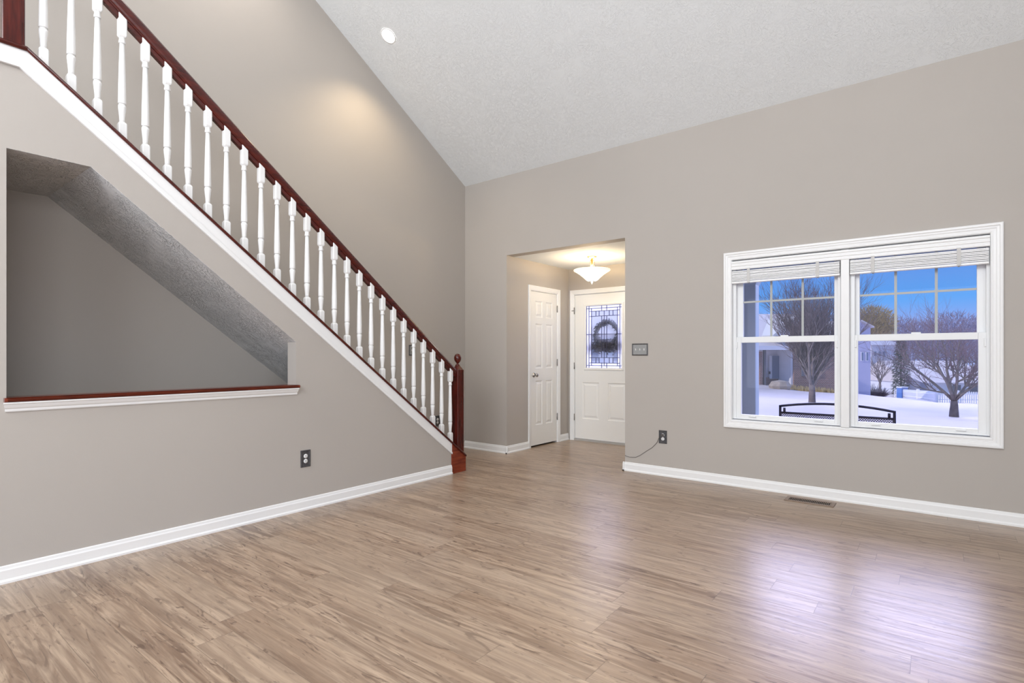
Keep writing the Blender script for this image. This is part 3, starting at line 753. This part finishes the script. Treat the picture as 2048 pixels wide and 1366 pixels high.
struct(o.build('porch_roof', PCOL), 'porch beam and roof edge above the window', 'porch roof')

# bench on the porch
BLK = simple('black_iron', (.012, .012, .03), .45, metal=.3)
bn = empty('porch_bench', (-.782, 6.2, -.16)); tag(bn, 'black metal bench with a mesh back outside the window', 'bench')
hw = .49; fr = MB()
zt_ = lambda x: .835+.045*(1-(x/hw)**2)
fr.tube([(x*hw/6, 0, zt_(x*hw/6)) for x in range(-6, 7)], .012, 8)
fr.tube([(-hw, 0, .768), (hw, 0, .768)], .012, 8); 
fr.build('back_frame', BLK, bn)
for s in (-1, 1):
    MB().tube([(s*hw, 0, .845), (s*hw, .0, .60), (s*hw, .03, .40), (s*hw, 0, 0)], .013, 8).build('leg', BLK, bn)
    MB().tube([(s*hw, 0, .62), (s*hw, .25, .64), (s*hw, .42, .60), (s*hw, .45, .42), (s*hw, .45, 0)], .013, 8).build('armrest', BLK, bn)
    MB().tube([(s*hw-s*.04, 0, .82), (s*hw-s*.04, 0, .775)], .012, 8).build('scroll', BLK, bn)
ms = MB(); k = 0
x = -hw-.3
while x < hw:
    for sgn in (1, -1):
        a = max(-hw, x); b = min(hw, x+.3)
        za = .755-(a-x); zb_ = .755-(b-x)
        if sgn < 0: za, zb_ = .455+(a-x), .455+(b-x)
        ms.tube([(a, .0+.002*sgn, za), (b, .0+.002*sgn, zb_)], .0028, 4, False)
    x += .02
ms.build('mesh_back', BLK, bn)
MB().box(-hw, hw, .02, .45, .41, .43).build('seat', BLK, bn)

# neighbour houses ---------------------------------------------------------------
def brick_mat():
    m, n, l, p = mat('brick')
    tcn = n.new('ShaderNodeTexCoord'); mp = n.new('ShaderNodeMapping'); l.new(tcn.outputs['Object'], mp.inputs[0]); mp.inputs['Rotation'].default_value = (PI/2, 0, 0)
    b = n.new('ShaderNodeTexBrick'); l.new(mp.outputs[0], b.inputs['Vector']); b.inputs['Scale'].default_value = 4
    b.inputs['Color1'].default_value = (.30, .15, .11, 1); b.inputs['Color2'].default_value = (.22, .11, .085, 1); b.inputs['Mortar'].default_value = (.36, .32, .30, 1)
    b.inputs['Mortar Size'].default_value = .03
    l.new(b.outputs[0], p.inputs['Base Color']); p.inputs['Roughness'].default_value = .9; return m
BRICK = brick_mat()
SIDING = simple('white_siding', (.72, .72, .76), .6, vary=.03, scale=3)
LILAC = simple('lilac_grey_siding', (.50, .48, .62), .6)
GDOOR = simple('slate_blue_door', (.18, .22, .31), .4)
SHADOWG = simple('porch_dark', (.16, .155, .17), .8)
ROOFS = simple('shingle', (.25, .25, .28), .9)
def house(name, u, t, z, rot, label, cat='house'):
    X, Y = toworld(u, t); e = empty(name, (X, Y, z), rot); tag(e, label, cat); return e
# house seen through left half; local x along street, y away, origin at front middle
h1 = house('neighbor_house', 15.2, 30, -1.3, TH, 'brick and white neighbour house with snow-covered roof behind the bare tree')
L = lambda px, t=30: (px-1024)/1079*t-15.2
Z = lambda py, t=30: 1.2+(712-py)/1079*t+1.3
MB().box(L(1440), L(1582), 1.6, 8, 0, Z(692)).box(L(1582), L(1700), .01, 8, 0, Z(692)).build('wall', SIDING, h1)
MB().box(L(1586), L(1700), -.1, .0, 0, Z(706)).box(L(1520), L(1586), 1.42, 1.58, 0, Z(757)).build('brick_wall', BRICK, h1)
MB().box(L(1518), L(1523.5), -.1, .1, 0, Z(703)).build('brick_pier', BRICK, h1)
MB().box(L(1527), L(1531), -.08, .08, .3, Z(700)).build('porch_post', SHADOWG, h1)
f = MB().box(L(1539, 31.4), L(1575, 31.4), 1.36, 1.42, Z(757.5, 31.4), Z(711, 31.4)).build('window_frame', SIDING, h1)
MB().box(L(1543.7, 31.4), L(1568.5, 31.4), 1.33, 1.40, Z(757, 31.4), Z(711.6, 31.4)).build('blue_shutter_panel', GDOOR, f)
for px in (1537.5, 1575): MB().box(L(px-1, 31.4), L(px+1.5, 31.4), 1.28, 1.38, Z(748, 31.4), Z(743, 31.4)).build('wall_lantern', BLK, h1)
rs = MB()                                               # main roof, snow on it
rs.prism([(-.4, Z(693)), (3.8, Z(628, 33.8)), (8.4, Z(693)), (8.4, Z(693)-.15), (-.4, Z(693)-.15)], 'x', L(1430), L(1702)); rs.build('roof', SNOW, h1)
MB().box(L(1500), L(1702), -.5, -.38, Z(700), Z(692)).build('fascia', SIDING, h1)
gb = MB().prism([(L(1543), Z(672)), (L(1590), Z(637)), (L(1637), Z(672))], 'y', -.3, 3.5); gb.build('gable', SIDING, h1)
o = MB()
for s, xe in ((1, L(1538)), (-1, L(1642))):
    xm = L(1590); o.prism([(xe, Z(676)), (xm, Z(637)+.02), (xm, Z(637)+.20), (xe, Z(676)+.16)], 'y', -.5, 3.5)
o.build('gable_roof', simple('gable_edge', (.60, .60, .58), .8), h1)
MB().box(L(1518), L(1582), -.3, 1.6, .55, .62+.2).build('porch_step', PORCH, h1)
MB().box(L(1600), L(1640), -.16, -.1, Z(752), Z(718)).build('window', SHADOWG, h1)
# landscaping bed with tan grasses / rocks
o = MB(); random.seed(5)
for i in range(260):
    u = random.uniform(L(1556), L(1640)); y = random.uniform(-1.6, -.4); zb = gz(u+15.2, 30+y)+1.3; s = random.uniform(.1, .3)
    o.add([(u-.1, y, zb-.05), (u+.1, y, zb-.05), (u+random.uniform(-.1, .1), y+.05, zb+s)], [(0, 1, 2)])
MBX = o.build('dry_grass', simple('dry_tan_grass', (.50, .36, .16), .9, vary=.3, scale=5), fix=False); MBX.rotation_euler = (0, 0, TH); X, Y = toworld(15.2, 30); MBX.location = (X, Y, -1.3)
tag(MBX, 'tan dry ground cover at the foot of the brick house', 'plants', kind='stuff')
rk = MB(); rk.lathe([(.01, 0), (.45, .05), (.55, .25), (.40, .48), (.01, .55)], n=9, smooth=False)
X, Y = toworld(*cp_(1560, 772, 28)[:2]); q = rk.build('boulder', simple('tan_rock', (.36, .30, .24), .9, vary=.2, scale=4), loc=(X, Y, gz(*cp_(1560, 772, 28)[:2])-.1)); tag(q, 'tan boulder in the snow by the neighbour porch', 'rock')

# lilac house at the left edge of the right half
h2 = house('lilac_house', 25.0, 37, -2.6, TH, 'lilac-grey sided house at the left edge of the right window half')
t2 = 37; L2 = lambda px: (px-1024)/1079*t2-25.0; Z2 = lambda py: 1.2+(712-py)/1079*t2+2.6
MB().prism([(L2(1680), 0), (L2(1741), 0), (L2(1741), Z2(655)), (L2(1712), Z2(640)), (L2(1680), Z2(655))], 'y', 0, 8).build('wall', LILAC, h2)
o = MB(); o.prism([(L2(1712), Z2(640)), (L2(1743), Z2(656)), (L2(1743), Z2(653)), (L2(1712), Z2(637))], 'y', -.3, 8.2); o.prism([(L2(1712), Z2(640)), (L2(1678), Z2(657)), (L2(1678), Z2(654)), (L2(1712), Z2(637))], 'y', -.3, 8.2); o.build('roof', SNOW, h2)
for a, b in ((1721.5, 1726.5), (1731, 1736)): 
    f = MB().box(L2(a), L2(b), -.05, 0, Z2(722), Z2(704)).build('window', SIDING, h2); MB().box(L2(a)+.03, L2(b)-.03, -.07, -.05, Z2(721), Z2(705)).build('pane', GDOOR, f)
# far white house with red door
h3 = house('far_white_house', 43.5, 62, -3.2, TH, 'distant pale two-storey house with a dark red door')
t3 = 62; L3 = lambda px: (px-1024)/1079*t3-43.5; Z3 = lambda py: 1.2+(712-py)/1079*t3+3.2
MB().box(L3(1743), L3(1799), 0, 7, 0, Z3(690)).build('wall', simple('pale_grey_siding', (.55, .55, .62), .7), h3)
MB().prism([(-.4, Z3(690)), (3.5, Z3(672)), (7.4, Z3(690))], 'x', L3(1740), L3(1802)).build('roof', simple('grey_roof', (.42, .42, .46), .9), h3)
MB().box(L3(1743), L3(1790), -.9, -.1, Z3(735), Z3(728)).build('porch_roof', SHADOWG, h3)
for a in (1748, 1757, 1766): MB().box(L3(a), L3(a+4), -.06, 0, Z3(712), Z3(703)).build('window', GDOOR, h3)
f = MB().box(L3(1769), L3(1782), -.08, 0, Z3(748), Z3(735)).build('door_frame', SIDING, h3); MB().box(L3(1771), L3(1778), -.12, -.08, Z3(747), Z3(736)).build('door', simple('dark_red_door', (.16, .04, .05), .5), f)
# white low building behind the fence
h4 = house('white_garage', 46.0, 54, -3.0, TH, 'low snow-covered white building behind the picket fence')
t4 = 54; L4 = lambda px: (px-1024)/1079*t4-46.0; Z4 = lambda py: 1.2+(712-py)/1079*t4+3.0
MB().box(L4(1815), L4(1985), 0, 7, 0, Z4(765)).build('wall', SIDING, h4)
MB().prism([(-.4, Z4(765)), (4, Z4(722, )), (8, Z4(765))], 'x', L4(1812), L4(1988)).build('roof', SNOW, h4)
for a in (1905, 1940): MB().box(L4(a), L4(a+16), -.06, 0, Z4(784), Z4(770)).build('window', SHADOWG, h4)
# white house across the street, seen through the front door glass
t5 = 34; h5 = house('white_house', (1195-1024)/1079*t5, t5, -.9, TH, 'white sided snow-roofed house seen through the front door glass')
L5 = lambda px: (px-1195)/1079*t5; Z5 = lambda py: 1.2+(712-py)/1079*t5+.9
MB().box(L5(1090), L5(1290), 0, 8, 0, Z5(668)).build('wall', SIDING, h5)
MB().prism([(-.5, Z5(668)), (4, Z5(598)), (8.5, Z5(668)), (8.5, Z5(671)), (-.5, Z5(671))], 'x', L5(1080), L5(1300)).build('roof', SNOW, h5)
for a in (1120, 1180, 1225, 1262):
    f = MB().box(L5(a), L5(a+18), -.06, 0, Z5(722), Z5(690)).build('window', GRILLE, h5); MB().box(L5(a+2), L5(a+16), -.08, -.06, Z5(720), Z5(692)).build('pane', GDOOR, f)
# grey board fence on the slope
o = MB(); 
for i in range(60):
    k = i/59; px = 1814+k*60; top = 752+k*26; bot = 785+k*5; t = 54-k*6
    u0_ = (px-1024)/1079*t; o.box(u0_-.06, u0_+.06, t-.02, t+.02, gz(u0_, t)-.2, 1.2+(712-top)/1079*t)
q = o.build('board_fence', simple('grey_boards', (.32, .32, .40), .9), rot=TH); tag(q, 'grey board fence running down the slope beyond the pickets', 'fence')
# white picket fence
PICK = simple('white_picket', (.85, .85, .86), .6)
X, Y = 0, 0
pf = empty('picket_fence', (0, 0, 0), TH); tag(pf, 'white picket fence across the far side of the snowy yard', 'fence')
pts = [(1738, 788, 56), (1791, 794, 50), (1836, 799.5, 44), (1873, 804.5, 38.5), (1915, 805, 38.5), (1985, 805.5, 38.5)]
for k in range(len(pts)-1):
    (x0, y0_, t0), (x1, y1_, t1) = pts[k], pts[k+1]
    a = cp_(x0, y0_, t0); b = cp_(x1, y1_, t1); Ln = math.hypot(b[0]-a[0], b[1]-a[1]); n = int(Ln/.15); o = MB()
    for i in range(n):
        f_ = (i+.5)/n; u = a[0]+(b[0]-a[0])*f_; t = a[1]+(b[1]-a[1])*f_; z = a[2]+(b[2]-a[2])*f_
        o.prism([(u-.04, z-.3), (u+.04, z-.3), (u+.04, z+.70), (u, z+.78), (u-.04, z+.70)], 'y', t-.012, t+.012)
    o.tube([(a[0], a[1]+.03, a[2]+.2), (b[0], b[1]+.03, b[2]+.2)], .035, 4, False); o.tube([(a[0], a[1]+.03, a[2]+.58), (b[0], b[1]+.03, b[2]+.58)], .035, 4, False)
    o.build('picket_panel', PICK, pf)
    MB().box(b[0]-.08, b[0]+.08, b[1]-.08, b[1]+.08, b[2]-.3, b[2]+.86).build('fence_post', PICK, pf)

# trees ---------------------------------------------------------------------------
BARK = simple('grey_brown_bark', (.20, .165, .155), .9, vary=.25, scale=6)
TWIG = simple('twig_brown', (.17, .125, .125), .9, vary=.2, scale=4)
def grow(mb, p, d, ln, r, depth, maxd, rnd, up, spread, kids, shrink=.72, twigs=None):
    n = 4; pts = [p]; dd = d.copy(); rr = [r]
    for i in range(n):
        dd = (dd+Vector((rnd.gauss(0, .09), rnd.gauss(0, .09), rnd.gauss(0, .05)+up))).normalized()
        pts.append(pts[-1]+dd*ln/n); rr.append(r*(1-.42*(i+1)/n))
    (twigs if twigs is not None and depth >= maxd-1 else mb).tube(pts, rr, 5 if depth < 2 else 3, True)
    if depth >= maxd: return
    for k in range(kids[depth]):
        f = rnd.uniform(.2, 1.0) if k else 1.0; i = min(n, int(f*n+.5)); q = pts[i]
        ax = dd.cross(Vector((rnd.gauss(0, 1), rnd.gauss(0, 1), rnd.gauss(0, 1)))).normalized()
        nd = (Matrix.Rotation(rnd.uniform(.4, 1)*spread, 3, ax) @ dd).normalized()
        grow(mb, q, nd, ln*shrink*rnd.uniform(.75, 1.15), rr[i]*.68, depth+1, maxd, rnd, up, spread, kids, shrink, twigs)
def tree(name, u, t, zb, r, trunk_h, stems, seed, label, up, spread, kids, ln, lean=.5, shrink=.72, twm=TWIG, zf=.0):
    rnd = random.Random(seed); X, Y = toworld(u, t)
    e = empty(name, (X, Y, zb), rnd.uniform(0, 6)); tag(e, label, 'tree')
    tk = MB(); br = MB(); tw = MB()
    tk.tube([(0, 0, -.3), (0, 0, 0), (r*.1, 0, trunk_h*.5), (0, 0, trunk_h)], [r*1.25, r*1.1, r*.95, r*.85], 10)
    for k in range(stems):
        a = 2*PI*k/stems+rnd.uniform(-.3, .3); l = lean*rnd.uniform(.25, 1.35)
        d = Vector((math.cos(a)*l, math.sin(a)*l, 1)).normalized()
        grow(br, Vector((0, 0, trunk_h*.96-rnd.uniform(0, zf))), d, ln*rnd.uniform(.85, 1.15), r*.5, 0, len(kids), rnd, up, spread, kids, shrink, tw)
    tk.build('trunk', BARK, e, fix=False); br.build('branches', BARK, e, fix=False); tw.build('twigs', twm, e, fix=False)
    return e
u, t, z = cp_(1624, 803, 20)
tree('bare_tree', u, t, z, .115, .78, 14, 4, 'dense upright bare tree in the snow seen through the left window half', .08, .62, (6, 6, 5, 4), 1.7, .5, .66, zf=.3)
u, t, z = cp_(1908, 822, 20)
tree('bare_tree', u, t, z, .125, .38, 6, 21, 'low-forking spreading bare tree seen through the right window half', .02, .75, (5, 5, 5, 4), 1.65, .95, .68, twm=simple('twig_reddish', (.22, .14, .16), .9))
u, t, z = cp_(1760, 765, 52)
tree('bare_tree', u, t, gz(u, t), .12, 1.2, 6, 8, 'small bare tree in front of the distant pale house', .05, .6, (4, 4, 3), 1.5, .55, .72)
def puff(name, pxc, pyc, t, rx, rz, seed, col, label, n=1800, cat='tree', down=0):
    """far tree crown: thousands of fine twigs round real trunk"""
    rnd = random.Random(seed); u, _, z = cp_(pxc, pyc, t); X, Y = toworld(u, t); g = gz(u, t)
    e = empty(name, (X, Y, g)); tag(e, label, cat); zc_ = z-g
    o = MB(); o.tube([(0, 0, -.3), (0, 0, zc_*.5), (0, 0, zc_)], [rx*.09, rx*.07, rx*.03], 8); o.build('trunk', BARK, e, fix=False)
    o = MB()
    for i in range(n):
        v = Vector((rnd.gauss(0, 1), rnd.gauss(0, 1), rnd.gauss(0, 1))).normalized()*rnd.random()**.4
        p = Vector((v.x*rx, v.y*rx, zc_+v.z*rz)); d = (Vector((v.x, v.y, .9-1.2*down))+Vector((rnd.gauss(0, .4), rnd.gauss(0, .4), rnd.gauss(0, .4)))).normalized()*rx*rnd.uniform(.12, .3)
        w = d.cross(Vector((rnd.gauss(0, 1), rnd.gauss(0, 1), rnd.gauss(0, 1)))).normalized()*rx*.014
        o.add([p-w, p+w, p+d], [(0, 1, 2)])
    o.build('crown', simple('crown_'+name, col, .95, vary=.2, scale=1), e, fix=False)
puff('willow_tree', 1744, 650, 70, 2.7, 2.4, 1, (.36, .27, .12), 'yellow-brown round-crowned willow above the lilac house roof', 5000)
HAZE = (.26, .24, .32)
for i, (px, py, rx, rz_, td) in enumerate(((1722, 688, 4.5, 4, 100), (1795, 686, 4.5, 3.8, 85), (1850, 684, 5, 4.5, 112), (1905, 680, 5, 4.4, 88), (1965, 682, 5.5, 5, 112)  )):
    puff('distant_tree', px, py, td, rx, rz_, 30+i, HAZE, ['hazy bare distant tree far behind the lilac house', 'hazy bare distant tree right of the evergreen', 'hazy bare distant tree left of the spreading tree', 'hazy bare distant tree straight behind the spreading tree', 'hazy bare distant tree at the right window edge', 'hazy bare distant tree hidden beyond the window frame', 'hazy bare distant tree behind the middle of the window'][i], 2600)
# evergreen
u, t, z = cp_(1802, 772, 50); X, Y = toworld(u, t); g = gz(u, t)
ev = empty('evergreen_tree', (X, Y, g)); tag(ev, 'tall dark narrow evergreen beside the distant pale house', 'tree'); rnd = random.Random(2)
MB().tube([(0, 0, -.2), (0, 0, 4.8)], [.12, .03], 8).build('trunk', BARK, ev, fix=False)
o = MB(); HT = 5.3
for i in range(3200):
    f_ = rnd.random(); z = .3+f_*HT; R = .62*(1-f_**3*.8)+.05; a = rnd.uniform(0, 2*PI); r = R*rnd.uniform(.3, 1)
    p = Vector((math.cos(a)*r, math.sin(a)*r, z)); d = Vector((math.cos(a), math.sin(a), -.3+rnd.gauss(0, .3))).normalized()*.22; w = Vector((-math.sin(a), math.cos(a), rnd.gauss(0, .5))).normalized()*.05
    o.add([p-w, p+w, p+d], [(0, 1, 2)])
o.build('needles', simple('evergreen_needles', (.055, .075, .06), .9, vary=.3, scale=2), ev, fix=False)
# shrubs by the fence
for i, (px, py, t, s) in enumerate(((1748, 772, 46, .8), (1762, 778, 44, .6), (1826, 778, 47, .4))):
    rnd = random.Random(50+i); u, _, z = cp_(px, py, t); X, Y = toworld(u, t); o = MB()
    for k in range(240):
        d = Vector((rnd.gauss(0, .8), rnd.gauss(0, .8), rnd.uniform(.4, 1.6))).normalized()*s*rnd.uniform(.6, 1.6)
        o.tube([(0, 0, 0), tuple(d*.5), tuple(d+Vector((rnd.gauss(0, .1), rnd.gauss(0, .1), 0)))], [.02, .014, .006], 3)
    q = o.build('bare_shrub', TWIG, loc=(X, Y, gz(u, t)), fix=False)
    tag(q, ['larger dark bare shrub by the lilac house corner', 'smaller bare shrub before the left end of the picket fence', 'low dark bush at the foot of the board fence'][i], 'shrub')
# small blue utility box
u, t, z = cp_(1804.5, 768, 48); X, Y = toworld(u, t); cb = empty('utility_box', (X, Y, gz(u, t)+.0), TH+.2); tag(cb, 'small blue utility box with a white lid at the foot of the evergreen', 'box')
MB().box(-.34, .34, -.25, .25, 0, .95).build('body', simple('box_blue', (.10, .22, .55), .4), cb, .02)
MB().box(-.37, .37, -.28, .28, .95, 1.06).build('lid', SIDING, cb, .02)
